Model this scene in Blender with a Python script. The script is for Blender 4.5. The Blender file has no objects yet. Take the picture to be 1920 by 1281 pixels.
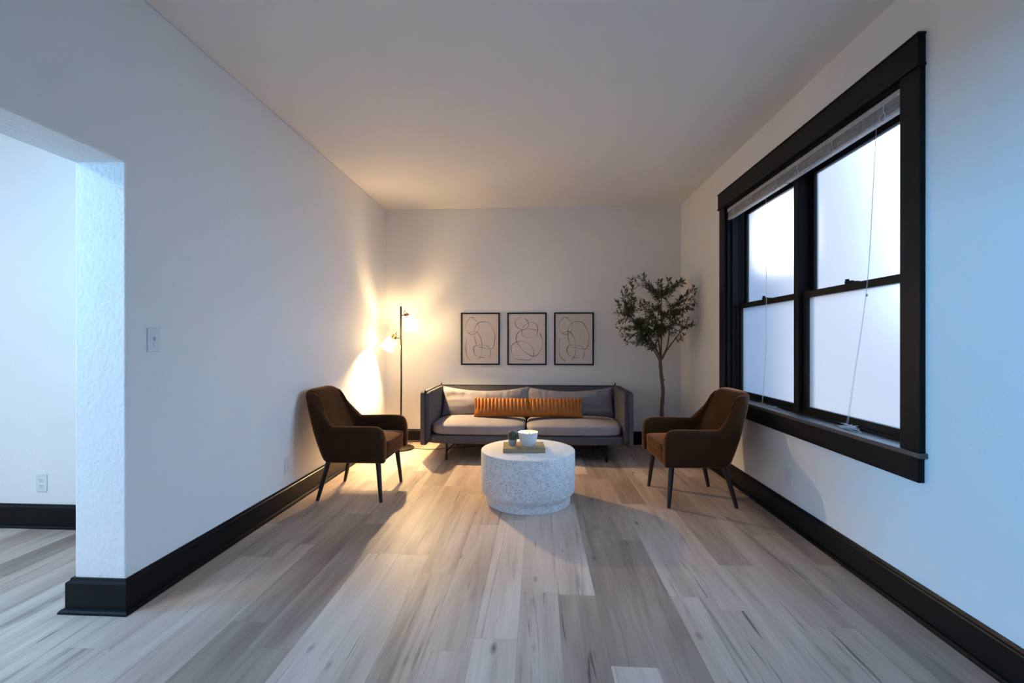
import bpy, bmesh, math, random
from mathutils import Vector, Matrix, noise

random.seed(7)
sc = bpy.context.scene
COL = sc.collection
PI = math.pi

# ------------------------------------------------------------------ camera, world, lights, exposure
cam_d = bpy.data.cameras.new('camera')
cam_d.sensor_width = 36.0
cam_d.lens = 853.0 / 1920.0 * 36.0
cam_d.clip_start = 0.02
cam = bpy.data.objects.new('camera', cam_d)
COL.objects.link(cam)
cam.location = (0, 0, 1.2)
cam.rotation_euler = (PI / 2, 0, math.atan(49 / 853.0))
sc.camera = cam

sc.view_settings.view_transform = 'Standard'
sc.view_settings.look = 'None'
sc.view_settings.gamma = 1.0
sc.view_settings.use_curve_mapping = False
sc.view_settings.exposure = 0.0

world = bpy.data.worlds.new('dusk_sky')
sc.world = world
world.use_nodes = True
world.node_tree.nodes['Background'].inputs[0].default_value = (0.20, 0.38, 0.75, 1)
world.node_tree.nodes['Background'].inputs[1].default_value = 0.6


def area(name, loc, rot, sx, sy, power, color):
    d = bpy.data.lights.new(name, 'AREA')
    d.shape = 'RECTANGLE'
    d.size, d.size_y = sx, sy
    d.energy = power
    d.color = color
    o = bpy.data.objects.new(name, d)
    COL.objects.link(o)
    o.location = loc
    o.rotation_euler = rot
    return o


def sky_light(name, loc, aim, sx, sy, power, color):
    """Dusk sky or added fill outside a window: an area light at loc that faces aim."""
    d = Vector(aim) - Vector(loc)
    return area(name, loc, d.to_track_quat('-Z', 'Y').to_euler(), sx, sy, power, color)


sky_light('sky_right', (6.0, 3.2, 2.7), (1.75, 3.1, 1.5), 3.2, 2.4, 560, (0.35, 0.62, 0.95))
sky_light('daylight_outside_window', (3.3, 3.1, 1.5), (1.7, 3.1, 1.5), 3.2, 3.4, 22, (0.95, 0.90, 0.74))
sky_light('bright_sky_gap', (2.9, 4.42, 2.20), (1.76, 3.55, 2.0), 0.5, 0.5, 7, (0.95, 0.96, 0.95))
sky_left = sky_light('sky_left', (-4.92, 1.2, 1.95), (0, 1.2, 1.55), 0.95, 0.66, 56, (0.08, 0.47, 1.0))
sky_left.data.spread = math.radians(80)
sky_light('side_room_front_fill', (-3.35, -2.42, 1.5), (-3.35, 3, 1.5), 1.6, 1.5, 31, (0.86, 0.88, 1.0))  # unseen fill added for the side room's back wall and the jamb
sky_light('front_fill', (-0.1, -4.2, 3.3), (-0.1, -2.2, 1.5), 3.2, 1.8, 180, (0.08, 0.33, 1.0))  # added fill from behind the camera, through an unseen window
area('side_room_top_fill', (-3.5, 0.5, 2.72), (0, 0, 0), 0.5, 0.5, 62, (0.52, 0.74, 0.98))  # unseen fill added to brighten the side room; it has no fixture


# ------------------------------------------------------------------ materials
def nmat(name):
    m = bpy.data.materials.new(name)
    m.use_nodes = True
    nt = m.node_tree
    b = nt.nodes['Principled BSDF']
    return m, nt, b


def N(nt, kind, **kw):
    n = nt.nodes.new(kind)
    for k, v in kw.items():
        setattr(n, k, v)
    return n


def mathn(nt, op, a, b=None, c=None, clamp=False):
    n = N(nt, 'ShaderNodeMath', operation=op, use_clamp=clamp)
    for i, v in enumerate((a, b, c)):
        if v is None:
            continue
        if isinstance(v, (int, float)):
            n.inputs[i].default_value = v
        else:
            nt.links.new(v, n.inputs[i])
    return n.outputs[0]


def mixc(nt, f, a, b, mode='MIX'):
    n = N(nt, 'ShaderNodeMix', data_type='RGBA', blend_type=mode)
    for i, v in ((0, f), (6, a), (7, b)):
        if isinstance(v, (int, float)):
            n.inputs[i].default_value = v
        elif isinstance(v, tuple):
            n.inputs[i].default_value = (*v, 1) if len(v) == 3 else v
        else:
            nt.links.new(v, n.inputs[i])
    return n.outputs[2]


def ramp(nt, fac, stops):
    n = N(nt, 'ShaderNodeValToRGB')
    el = n.color_ramp.elements
    while len(el) < len(stops):
        el.new(0.5)
    for e, (p, c) in zip(el, stops):
        e.position = p
        e.color = (*c, 1) if isinstance(c, tuple) else (c, c, c, 1)
    nt.links.new(fac, n.inputs[0])
    return n.outputs[0]


def simple(name, col, rough=0.5, metallic=0.0, var=0.06, scale=30, bump=0.0, bscale=200, sheen=0.0, spec=0.5, coat=0.0):
    m, nt, b = nmat(name)
    tc = N(nt, 'ShaderNodeTexCoord')
    nz = N(nt, 'ShaderNodeTexNoise')
    nz.inputs['Scale'].default_value = scale
    nz.inputs['Detail'].default_value = 4
    nt.links.new(tc.outputs['Object'], nz.inputs['Vector'])
    lo = tuple(c * (1 - var) for c in col)
    hi = tuple(min(1, c * (1 + var)) for c in col)
    nt.links.new(ramp(nt, nz.outputs[0], [(0.3, lo), (0.7, hi)]), b.inputs['Base Color'])
    b.inputs['Roughness'].default_value = rough
    b.inputs['Metallic'].default_value = metallic
    b.inputs['Specular IOR Level'].default_value = spec
    if sheen:
        b.inputs['Sheen Weight'].default_value = sheen
        b.inputs['Sheen Roughness'].default_value = 0.4
        b.inputs['Sheen Tint'].default_value = (*[min(1, c * 4) for c in col], 1)
    if coat:
        b.inputs['Coat Weight'].default_value = coat
    if bump:
        n2 = N(nt, 'ShaderNodeTexNoise')
        n2.inputs['Scale'].default_value = bscale
        n2.inputs['Detail'].default_value = 3
        nt.links.new(tc.outputs['Object'], n2.inputs['Vector'])
        bp = N(nt, 'ShaderNodeBump')
        bp.inputs['Strength'].default_value = bump
        bp.inputs['Distance'].default_value = 0.004
        nt.links.new(n2.outputs[0], bp.inputs['Height'])
        nt.links.new(bp.outputs[0], b.inputs['Normal'])
    return m


def fabric(name, col, sheen=0.3, weave=900, var=0.12, rough=0.9):
    m, nt, b = nmat(name)
    tc = N(nt, 'ShaderNodeTexCoord')
    nz = N(nt, 'ShaderNodeTexNoise')
    nz.inputs['Scale'].default_value = weave
    nt.links.new(tc.outputs['Object'], nz.inputs['Vector'])
    n2 = N(nt, 'ShaderNodeTexNoise')
    n2.inputs['Scale'].default_value = 9
    n2.inputs['Detail'].default_value = 5
    nt.links.new(tc.outputs['Object'], n2.inputs['Vector'])
    f = mathn(nt, 'ADD', mathn(nt, 'MULTIPLY', nz.outputs[0], 0.5), mathn(nt, 'MULTIPLY', n2.outputs[0], 0.5))
    lo = tuple(c * (1 - var) for c in col)
    hi = tuple(min(1, c * (1 + var)) for c in col)
    nt.links.new(ramp(nt, f, [(0.35, lo), (0.65, hi)]), b.inputs['Base Color'])
    b.inputs['Roughness'].default_value = rough
    b.inputs['Specular IOR Level'].default_value = 0.08
    b.inputs['Sheen Weight'].default_value = sheen
    b.inputs['Sheen Roughness'].default_value = 0.3
    b.inputs['Sheen Tint'].default_value = (*[min(1, c / max(col) * 0.8) for c in col], 1)
    bp = N(nt, 'ShaderNodeBump')
    bp.inputs['Strength'].default_value = 0.15
    bp.inputs['Distance'].default_value = 0.002
    nt.links.new(nz.outputs[0], bp.inputs['Height'])
    nt.links.new(bp.outputs[0], b.inputs['Normal'])
    return m


def plaster(name, col, strength):
    m, nt, b = nmat(name)
    tc = N(nt, 'ShaderNodeTexCoord')
    n1 = N(nt, 'ShaderNodeTexNoise')
    n1.inputs['Scale'].default_value = 55
    n1.inputs['Detail'].default_value = 4
    n2 = N(nt, 'ShaderNodeTexNoise')
    n2.inputs['Scale'].default_value = 2.2
    for n in (n1, n2):
        nt.links.new(tc.outputs['Object'], n.inputs['Vector'])
    lo = tuple(c * 0.975 for c in col)
    nt.links.new(ramp(nt, n2.outputs[0], [(0.3, lo), (0.7, col)]), b.inputs['Base Color'])
    b.inputs['Roughness'].default_value = 0.62
    b.inputs['Specular IOR Level'].default_value = 0.3
    bp = N(nt, 'ShaderNodeBump')
    bp.inputs['Strength'].default_value = strength
    bp.inputs['Distance'].default_value = 0.004
    h = mathn(nt, 'ADD', n1.outputs[0], mathn(nt, 'MULTIPLY', n2.outputs[0], 1.5))
    nt.links.new(h, bp.inputs['Height'])
    nt.links.new(bp.outputs[0], b.inputs['Normal'])
    return m


def wood_floor():
    m, nt, b = nmat('floor_planks')
    uv = N(nt, 'ShaderNodeUVMap', uv_map='plank')
    at = N(nt, 'ShaderNodeAttribute', attribute_name='tint')
    sep = N(nt, 'ShaderNodeSeparateXYZ')
    nt.links.new(uv.outputs[0], sep.inputs[0])
    U, V = sep.outputs[0], sep.outputs[1]

    def noi(su, sv, detail, rough=0.55, dist=0.0):
        c = N(nt, 'ShaderNodeCombineXYZ')
        nt.links.new(mathn(nt, 'MULTIPLY', U, su), c.inputs[0])
        nt.links.new(mathn(nt, 'MULTIPLY', V, sv), c.inputs[1])
        n = N(nt, 'ShaderNodeTexNoise')
        n.inputs['Scale'].default_value = 1
        n.inputs['Detail'].default_value = detail
        n.inputs['Roughness'].default_value = rough
        n.inputs['Distortion'].default_value = dist
        nt.links.new(c.outputs[0], n.inputs['Vector'])
        return n.outputs[0]

    broad = noi(9, 0.9, 3, 0.5, 0.6)
    fine = noi(120, 4, 3, 0.6)
    streak = noi(15, 0.8, 4, 0.62, 1.2)
    crack = noi(38, 1.3, 3, 0.55, 1.0)
    # base tone: plank tint plus the cathedral tone inside a plank
    tone = mathn(nt, 'ADD', at.outputs['Fac'], mathn(nt, 'MULTIPLY', mathn(nt, 'SUBTRACT', broad, 0.5), 1.05), clamp=True)
    base = ramp(nt, tone, [(0.0, (0.225, 0.155, 0.118)), (0.45, (0.410, 0.298, 0.232)), (1.0, (0.680, 0.530, 0.430))])
    g = ramp(nt, fine, [(0.3, 0.91), (0.65, 1.04)])
    base = mixc(nt, 1.0, base, g, 'MULTIPLY')
    s = ramp(nt, streak, [(0.56, 0.0), (0.72, 1.0)])
    base = mixc(nt, mathn(nt, 'MULTIPLY', s, 0.62), base, (0.150, 0.110, 0.100))
    k = ramp(nt, crack, [(0.66, 0.0), (0.72, 1.0)])
    base = mixc(nt, mathn(nt, 'MULTIPLY', k, 0.75), base, (0.07, 0.05, 0.042))
    # knots
    c = N(nt, 'ShaderNodeCombineXYZ')
    nt.links.new(mathn(nt, 'MULTIPLY', U, 7.0), c.inputs[0])
    nt.links.new(mathn(nt, 'MULTIPLY', V, 2.6), c.inputs[1])
    vo = N(nt, 'ShaderNodeTexVoronoi', feature='F1')
    vo.inputs['Scale'].default_value = 1
    nt.links.new(c.outputs[0], vo.inputs['Vector'])
    sel = mathn(nt, 'GREATER_THAN', N(nt, 'ShaderNodeSeparateColor').outputs[0], 0.42)
    sepc = sel.node.inputs[0].links[0].from_node
    nt.links.new(vo.outputs['Color'], sepc.inputs[0])
    kn = ramp(nt, mathn(nt, 'ADD', vo.outputs['Distance'], mathn(nt, 'MULTIPLY', fine, 0.05)), [(0.045, 1.0), (0.145, 0.0)])
    base = mixc(nt, mathn(nt, 'MULTIPLY', mathn(nt, 'MULTIPLY', kn, sel), 0.75), base, (0.075, 0.05, 0.04))
    nt.links.new(base, b.inputs['Base Color'])
    b.inputs['Specular IOR Level'].default_value = 0.4
    nt.links.new(ramp(nt, fine, [(0.3, 0.52), (0.7, 0.40)]), b.inputs['Roughness'])
    bp = N(nt, 'ShaderNodeBump')
    bp.inputs['Strength'].default_value = 0.12
    bp.inputs['Distance'].default_value = 0.002
    nt.links.new(fine, bp.inputs['Height'])
    nt.links.new(bp.outputs[0], b.inputs['Normal'])
    return m


def speckle():
    m, nt, b = nmat('white_speckled_stone')
    tc = N(nt, 'ShaderNodeTexCoord')
    vo = N(nt, 'ShaderNodeTexVoronoi', feature='F1')
    vo.inputs['Scale'].default_value = 165
    nz = N(nt, 'ShaderNodeTexNoise')
    nz.inputs['Scale'].default_value = 26
    nz.inputs['Detail'].default_value = 4
    nt.links.new(tc.outputs['Object'], vo.inputs['Vector'])
    nt.links.new(tc.outputs['Object'], nz.inputs['Vector'])
    sp = N(nt, 'ShaderNodeSeparateColor')
    nt.links.new(vo.outputs['Color'], sp.inputs[0])
    size = mathn(nt, 'MULTIPLY', mathn(nt, 'POWER', sp.outputs[0], 1.3), 0.52)
    d = mathn(nt, 'SUBTRACT', vo.outputs['Distance'], size)
    pit = ramp(nt, d, [(0.0, 1.0), (0.10, 0.0)])
    geo = N(nt, 'ShaderNodeNewGeometry')
    sg = N(nt, 'ShaderNodeSeparateXYZ')
    nt.links.new(geo.outputs['Normal'], sg.inputs[0])
    side = mathn(nt, 'SUBTRACT', 1.0, mathn(nt, 'MULTIPLY', mathn(nt, 'ABSOLUTE', sg.outputs[2]), 0.85))  # pits faded on the top, as in a grazing view
    pit = mathn(nt, 'MULTIPLY', pit, side)
    base = ramp(nt, nz.outputs[0], [(0.3, (0.74, 0.73, 0.71)), (0.7, (0.86, 0.85, 0.83))])
    col = mixc(nt, mathn(nt, 'MULTIPLY', pit, 0.85), base, (0.25, 0.25, 0.255))
    nt.links.new(col, b.inputs['Base Color'])
    b.inputs['Roughness'].default_value = 0.6
    bp = N(nt, 'ShaderNodeBump')
    bp.inputs['Strength'].default_value = 0.5
    bp.inputs['Distance'].default_value = 0.003
    bp.invert = True
    nt.links.new(pit, bp.inputs['Height'])
    nt.links.new(bp.outputs[0], b.inputs['Normal'])
    return m


def emission(name, col, strength):
    m = bpy.data.materials.new(name)
    m.use_nodes = True
    nt = m.node_tree
    nt.nodes.clear()
    e = N(nt, 'ShaderNodeEmission')
    e.inputs[0].default_value = (*col, 1)
    e.inputs[1].default_value = strength
    o = N(nt, 'ShaderNodeOutputMaterial')
    nt.links.new(e.outputs[0], o.inputs[0])
    return m


def frosted():
    m = bpy.data.materials.new('frosted_glass')
    m.use_nodes = True
    nt = m.node_tree
    nt.nodes.clear()
    t = N(nt, 'ShaderNodeBsdfTranslucent')
    g = N(nt, 'ShaderNodeBsdfGlossy')
    d = N(nt, 'ShaderNodeBsdfDiffuse')
    d.inputs[0].default_value = (0.6, 0.64, 0.68, 1)
    g.inputs['Roughness'].default_value = 0.35
    g.inputs[0].default_value = (0.8, 0.8, 0.8, 1)
    tc = N(nt, 'ShaderNodeTexCoord')
    nz = N(nt, 'ShaderNodeTexNoise')
    nz.inputs['Scale'].default_value = 400
    nt.links.new(tc.outputs['Object'], nz.inputs['Vector'])
    nt.links.new(ramp(nt, nz.outputs[0], [(0.3, (0.86, 0.82, 0.84)), (0.7, (0.92, 0.88, 0.90))]), t.inputs[0])
    r = N(nt, 'ShaderNodeBsdfRefraction')      # the film scatters mostly forward
    r.inputs['Roughness'].default_value = 0.45
    r.inputs['IOR'].default_value = 1.45
    r.inputs[0].default_value = (0.97, 0.89, 0.90, 1)
    f = N(nt, 'ShaderNodeMixShader')
    f.inputs[0].default_value = 0.80
    nt.links.new(t.outputs[0], f.inputs[1])
    nt.links.new(r.outputs[0], f.inputs[2])
    a = N(nt, 'ShaderNodeMixShader')
    a.inputs[0].default_value = 0.22
    b = N(nt, 'ShaderNodeMixShader')
    b.inputs[0].default_value = 0.04
    o = N(nt, 'ShaderNodeOutputMaterial')
    nt.links.new(f.outputs[0], a.inputs[1])
    nt.links.new(d.outputs[0], a.inputs[2])
    nt.links.new(a.outputs[0], b.inputs[1])
    nt.links.new(g.outputs[0], b.inputs[2])
    nt.links.new(b.outputs[0], o.inputs[0])
    return m


def clear():
    m = bpy.data.materials.new('clear_glass_back')
    m.use_nodes = True
    nt = m.node_tree
    nt.nodes.clear()
    t = N(nt, 'ShaderNodeBsdfTransparent')
    t.inputs[0].default_value = (0.95, 0.97, 0.98, 1)
    o = N(nt, 'ShaderNodeOutputMaterial')
    nt.links.new(t.outputs[0], o.inputs[0])
    return m


def shade_cloth(name, lo, hi):
    m = bpy.data.materials.new(name)
    m.use_nodes = True
    nt = m.node_tree
    nt.nodes.clear()
    tc = N(nt, 'ShaderNodeTexCoord')
    ck = N(nt, 'ShaderNodeTexNoise')
    ck.inputs['Scale'].default_value = 320
    nt.links.new(tc.outputs['Object'], ck.inputs['Vector'])
    t = N(nt, 'ShaderNodeBsdfTranslucent')
    t.inputs[0].default_value = (0.90, 0.86, 0.78, 1)
    d = N(nt, 'ShaderNodeBsdfDiffuse')
    d.inputs[0].default_value = (0.8, 0.78, 0.72, 1)
    tr = N(nt, 'ShaderNodeBsdfTransparent')
    a = N(nt, 'ShaderNodeMixShader')
    a.inputs[0].default_value = 0.55
    b = N(nt, 'ShaderNodeMixShader')
    nt.links.new(ramp(nt, ck.outputs[0], [(0.35, lo), (0.65, hi)]), b.inputs[0])
    o = N(nt, 'ShaderNodeOutputMaterial')
    nt.links.new(t.outputs[0], a.inputs[1])
    nt.links.new(d.outputs[0], a.inputs[2])
    nt.links.new(a.outputs[0], b.inputs[1])
    nt.links.new(tr.outputs[0], b.inputs[2])
    nt.links.new(b.outputs[0], o.inputs[0])
    return m


WALL = plaster('painted_plaster', (0.87, 0.84, 0.795), 0.22)
WALLR = plaster('rough_painted_plaster', (0.87, 0.84, 0.795), 0.75)
CEIL = plaster('ceiling_paint', (0.87, 0.84, 0.80), 0.10)
FLOOR = wood_floor()
GAP = simple('plank_joint', (0.16, 0.12, 0.10), 0.8)
BLACK = simple('black_gloss_paint', (0.006, 0.006, 0.007), 0.33, var=0.1, scale=12, bump=0.05, bscale=40, spec=0.16)
BLACKW = simple('black_window_paint', (0.007, 0.0068, 0.0072), 0.45, var=0.1, scale=12, bump=0.08, bscale=40, spec=0.13)
STOOLM = simple('glossy_black_stool_paint', (0.035, 0.036, 0.040), 0.42, var=0.2, scale=12, bump=0.05, bscale=40, spec=0.95)  # lighter and shinier black than the casing paint
FROST = frosted()
CLEAR = clear()
WHITEP = simple('white_plastic', (0.75, 0.75, 0.74), 0.4, var=0.02)
SLOT = simple('dark_slot', (0.03, 0.03, 0.03), 0.6)
BLIND = simple('dusty_white_slats', (0.44, 0.43, 0.42), 0.5, var=0.18, scale=40)
CORD = simple('white_cord', (0.62, 0.62, 0.62), 0.7)
VELVET = fabric('brown_velvet', (0.048, 0.021, 0.009), sheen=1.0, weave=500, var=0.22)
LEGB = simple('black_lacquered_wood', (0.012, 0.011, 0.012), 0.3, var=0.15)
GREYF = fabric('light_grey_upholstery', (0.275, 0.252, 0.265), sheen=0.12)
GREYD = fabric('slate_grey_upholstery', (0.095, 0.090, 0.100), sheen=0.1)
PIPE = fabric('dark_piping', (0.035, 0.033, 0.036), sheen=0.05)
LEATHER = simple('cognac_leather', (0.36, 0.115, 0.018), 0.48, spec=0.25, var=0.15, scale=25, bump=0.12, bscale=220)
STONE = speckle()
BOOKM = simple('tan_book_cloth', (0.35, 0.255, 0.145), 0.75, var=0.08, bump=0.1, bscale=600)
PAGES = simple('book_pages', (0.55, 0.47, 0.36), 0.85)
BOWLM = simple('white_ceramic', (0.78, 0.78, 0.77), 0.3, var=0.02)
CONC = simple('grey_concrete_pot', (0.42, 0.42, 0.43), 0.75, var=0.12, bump=0.1)
CACT = simple('cactus_green', (0.045, 0.085, 0.042), 0.6, var=0.2, scale=60)
SPINE = simple('cactus_spines', (0.55, 0.45, 0.28), 0.7)
SOIL = simple('dark_soil', (0.04, 0.03, 0.02), 0.95)
PAPER = simple('art_paper', (0.70, 0.62, 0.55), 0.8, var=0.02)
INK = simple('black_ink', (0.045, 0.035, 0.032), 0.8)
LAMPB = simple('bronze_black_metal', (0.030, 0.023, 0.018), 0.35, metallic=0.6)
BRASS = simple('aged_brass', (0.42, 0.30, 0.13), 0.35, metallic=0.9)
SHADE = shade_cloth('woven_lamp_shade', 0.05, 0.23)
SHADETOP = shade_cloth('open_weave_shade_top', 0.20, 0.55)
BULB = emission('warm_bulb', (1.0, 0.70, 0.35), 11600)
FLAME = emission('candle_flame', (1.0, 0.66, 0.26), 90)
BARK = simple('olive_bark', (0.125, 0.088, 0.058), 0.85, var=0.3, scale=60, bump=0.5, bscale=120)
LEAF = simple('olive_leaf', (0.056, 0.060, 0.024), 0.5, var=0.5, scale=22)
WAX = simple('candle_wax', (0.80, 0.72, 0.55), 0.5, var=0.03)


# ------------------------------------------------------------------ mesh helpers
def box(bm, lo, hi):
    v = [bm.verts.new((x, y, z)) for x in (lo[0], hi[0]) for y in (lo[1], hi[1]) for z in (lo[2], hi[2])]
    for f in ((0, 1, 3, 2), (4, 6, 7, 5), (0, 4, 5, 1), (2, 3, 7, 6), (0, 2, 6, 4), (1, 5, 7, 3)):
        bm.faces.new([v[i] for i in f])


def tube(bm, pts, rad, n=10, caps=True):
    pts = [Vector(p) for p in pts]
    if isinstance(rad, (int, float)):
        rad = [rad] * len(pts)
    rings = []
    t0 = (pts[1] - pts[0]).normalized()
    ref = Vector((0, 0, 1)) if abs(t0.z) < 0.9 else Vector((1, 0, 0))
    u = t0.cross(ref).normalized()
    for i, p in enumerate(pts):
        a = pts[max(i - 1, 0)]
        b = pts[min(i + 1, len(pts) - 1)]
        t = (b - a)
        t = t.normalized() if t.length > 1e-9 else t0
        u = (u - t * u.dot(t))
        u = u.normalized() if u.length > 1e-6 else t.orthogonal().normalized()
        w = t.cross(u)
        rings.append([bm.verts.new(p + (u * math.cos(2 * PI * k / n) + w * math.sin(2 * PI * k / n)) * rad[i]) for k in range(n)])
    for a, b in zip(rings, rings[1:]):
        for k in range(n):
            bm.faces.new((a[k], a[(k + 1) % n], b[(k + 1) % n], b[k]))
    if caps:
        bm.faces.new(rings[0][::-1])
        bm.faces.new(rings[-1])


def lathe(bm, prof, n=48, M=None, closed=False):
    """prof: list of (r, z); r = 0 makes a pole."""
    M = M or Matrix()
    rings = []
    for r, z in prof:
        if r < 1e-6:
            rings.append([bm.verts.new(M @ Vector((0, 0, z)))])
        else:
            rings.append([bm.verts.new(M @ Vector((r * math.cos(2 * PI * k / n), r * math.sin(2 * PI * k / n), z))) for k in range(n)])
    pairs = list(zip(rings, rings[1:]))
    if closed:
        pairs.append((rings[-1], rings[0]))
    for a, b in pairs:
        for k in range(n):
            k2 = (k + 1) % n
            if len(a) == 1 and len(b) == 1:
                continue
            if len(a) == 1:
                bm.faces.new((a[0], b[k2], b[k]))
            elif len(b) == 1:
                bm.faces.new((a[k], a[k2], b[0]))
            else:
                bm.faces.new((a[k], a[k2], b[k2], b[k]))


def soft(bm, c, h, p=6.0, n=14, crown=0.0, fn=None):
    """A box with rounded, slightly puffed sides: centre c, half sizes h."""
    c = Vector(c)
    idx = {}

    def vert(q):
        key = tuple(round(x, 6) for x in q)
        if key not in idx:
            a = [abs(x) for x in q]
            L = sum(x ** p for x in a) ** (1 / p)
            s = Vector((q[0] / L, q[1] / L, q[2] / L))
            P = Vector((s.x * h[0], s.y * h[1], s.z * h[2]))
            if crown:
                P.z += crown * max(0, 1 - s.x ** 2) * max(0, 1 - s.y ** 2) * (1 if s.z > 0 else 0)
            if fn:
                P = fn(P, s)
            idx[key] = bm.verts.new(c + P)
        return idx[key]

    def g(i):  # denser toward the edges
        t = -1 + 2 * i / n
        return math.sin(t * PI / 2) * 0.55 + t * 0.45

    for ax in range(3):
        for sgn in (-1, 1):
            for i in range(n):
                for j in range(n):
                    f = []
                    for (a, b) in ((i, j), (i + 1, j), (i + 1, j + 1), (i, j + 1)):
                        q = [0, 0, 0]
                        q[ax] = sgn
                        q[(ax + 1) % 3] = g(a)
                        q[(ax + 2) % 3] = g(b)
                        f.append(vert(tuple(q)))
                    if sgn < 0:
                        f.reverse()
                    bm.faces.new(f)


def obj(name, bm, mats, parent=None, smooth=False, bevel=0.0, subsurf=0, seg=2):
    bmesh.ops.recalc_face_normals(bm, faces=bm.faces)
    me = bpy.data.meshes.new(name)
    bm.to_mesh(me)
    bm.free()
    for m in (mats if isinstance(mats, (list, tuple)) else [mats]):
        me.materials.append(m)
    if smooth:
        for p in me.polygons:
            p.use_smooth = True
    o = bpy.data.objects.new(name, me)
    COL.objects.link(o)
    if parent:
        o.parent = parent
    if bevel:
        md = o.modifiers.new('bevel', 'BEVEL')
        md.width = bevel
        md.segments = seg
        md.limit_method = 'ANGLE'
        md.angle_limit = math.radians(40)
        md.use_clamp_overlap = True
    if subsurf:
        md = o.modifiers.new('subsurf', 'SUBSURF')
        md.levels = md.render_levels = subsurf
    return o


def tag(o, label, cat, group=None):
    o['label'] = label
    o['category'] = cat
    if group:
        o['group'] = group
    return o


def thing(name, loc, label, cat, rz=0.0, group=None):
    o = bpy.data.objects.new(name, None)
    COL.objects.link(o)
    o.empty_display_size = 0.1
    o.location = loc
    o.rotation_euler = (0, 0, rz)
    return tag(o, label, cat, group)


def struct(o):
    o['kind'] = 'structure'
    return o


def smooth_path(pts, sub=6):
    P = [Vector(p) for p in pts]
    out = []
    for i in range(len(P) - 1):
        p0, p1, p2, p3 = P[max(i - 1, 0)], P[i], P[i + 1], P[min(i + 2, len(P) - 1)]
        for k in range(sub):
            t = k / sub
            out.append(0.5 * ((2 * p1) + (p2 - p0) * t + (2 * p0 - 5 * p1 + 4 * p2 - p3) * t * t + (-p0 + 3 * p1 - 3 * p2 + p3) * t ** 3))
    out.append(P[-1])
    return out


# ------------------------------------------------------------------ the setting
XL, XR, YB, ZC = -1.83, 1.66, 5.40, 2.79
XL2 = -2.07          # far side of the left wall
XS = -4.70           # left wall of the side room
YF = -2.2            # wall behind the camera
YO0, YO1, ZO = -0.75, 1.92, 2.0     # opening in the left wall
WY0, WY1, WZ0, WZ1 = 2.16, 4.11, 0.70, 2.385   # window opening in the right wall


def build_floor():
    bm = bmesh.new()
    uvl = bm.loops.layers.uv.new('plank')
    tl = bm.loops.layers.float_color.new('tint')
    W, X0 = 0.1755, -0.96
    rnd = random.Random(11)
    # rows whose joints and tones can be read in the photograph: row -> (joint y, tone below it, tone above it)
    known = {-2: (3.10, 0.22, 0.55), -1: (2.94, 0.20, 0.50), 0: (2.53, 0.80, 0.45), 1: (2.52, 0.70, 0.50), 2: (2.33, 0.52, 0.50),  # the light-below, dark-above pair by the left chair holds its shadow in the tones
             3: (2.965, 0.62, 0.45), 4: (3.05, 0.88, 0.62), 5: (3.4, 0.72, 0.6), 6: (2.165, 0.40, 0.72), 7: (1.70, 0.92, 0.30),
             8: (2.78, 0.30, 0.40), 9: (2.18, 0.74, 0.72), 10: (3.3, 0.70, 0.6), 11: (2.50, 0.72, 0.32), 12: (3.2, 0.62, 0.5),
             13: (2.9, 0.52, 0.45), 14: (2.53, 0.55, 0.42), -3: (2.62, 0.62, 0.45), -4: (2.45, 0.70, 0.40), -5: (2.9, 0.62, 0.35)}
    L = 1.22
    for r in range(-22, 16):
        x0 = max(X0 + r * W, XS)
        x1 = min(X0 + (r + 1) * W, XR)
        if x1 - x0 < 0.01:
            continue
        jy, t_lo, t_hi = known.get(r, (rnd.uniform(1, 2.2), None, None))
        j0 = math.ceil((YF - jy) / L) - 1
        j1 = math.floor((YB - jy) / L) + 1
        for j in range(j0, j1 + 1):
            ya, yb = jy + j * L, jy + (j + 1) * L
            ya, yb = max(ya, YF), min(yb, YB)
            if yb - ya < 0.005:
                continue
            t = t_lo if j == -1 else t_hi if j == 0 else t_lo + rnd.uniform(-0.05, 0.05) if (j == -2 and t_lo is not None and r != 7) else None
            rt = rnd.choice((0.25, 0.42, 0.52, 0.60, 0.70, 0.80)) + rnd.uniform(-0.06, 0.06)
            if t is None:
                t = rt
            g = 0.0003
            vs = [bm.verts.new((x, y, 0)) for x, y in ((x0 + g, ya + g), (x1 - g, ya + g), (x1 - g, yb - g), (x0 + g, yb - g))]
            f = bm.faces.new(vs)
            du, dv = rnd.uniform(0, 50), rnd.uniform(0, 50)
            for lp in f.loops:
                lp[uvl].uv = (lp.vert.co.x - x0 + du, lp.vert.co.y + dv)
                lp[tl] = (t, t, t, 1)
    vs = [bm.verts.new(p) for p in ((XS, YF, -0.003), (XR, YF, -0.003), (XR, YB, -0.003), (XS, YB, -0.003))]
    bm.faces.new(vs).material_index = 1
    vs = [bm.verts.new(p) for p in ((XS - .2, YF - .2, -0.12), (XR + .2, YF - .2, -0.12), (XR + .2, YB + .2, -0.12), (XS - .2, YB + .2, -0.12))]
    bm.faces.new(vs).material_index = 1
    me = bpy.data.meshes.new('floor')
    for f in bm.faces:
        f.normal_update()
        if f.normal.z < 0:
            f.normal_flip()
    bm.to_mesh(me)
    bm.free()
    me.materials.append(FLOOR)
    me.materials.append(GAP)
    o = bpy.data.objects.new('floor', me)
    COL.objects.link(o)
    return struct(o)


build_floor()

bm = bmesh.new()
box(bm, (XS - 0.2, YF - 0.2, ZC), (XR + 0.2, YB + 0.2, ZC + 0.15))
struct(obj('ceiling', bm, CEIL))

bm = bmesh.new()
box(bm, (XS - 0.2, YB, 0), (XR + 0.2, YB + 0.15, ZC))
struct(obj('wall_back', bm, WALL))



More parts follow.
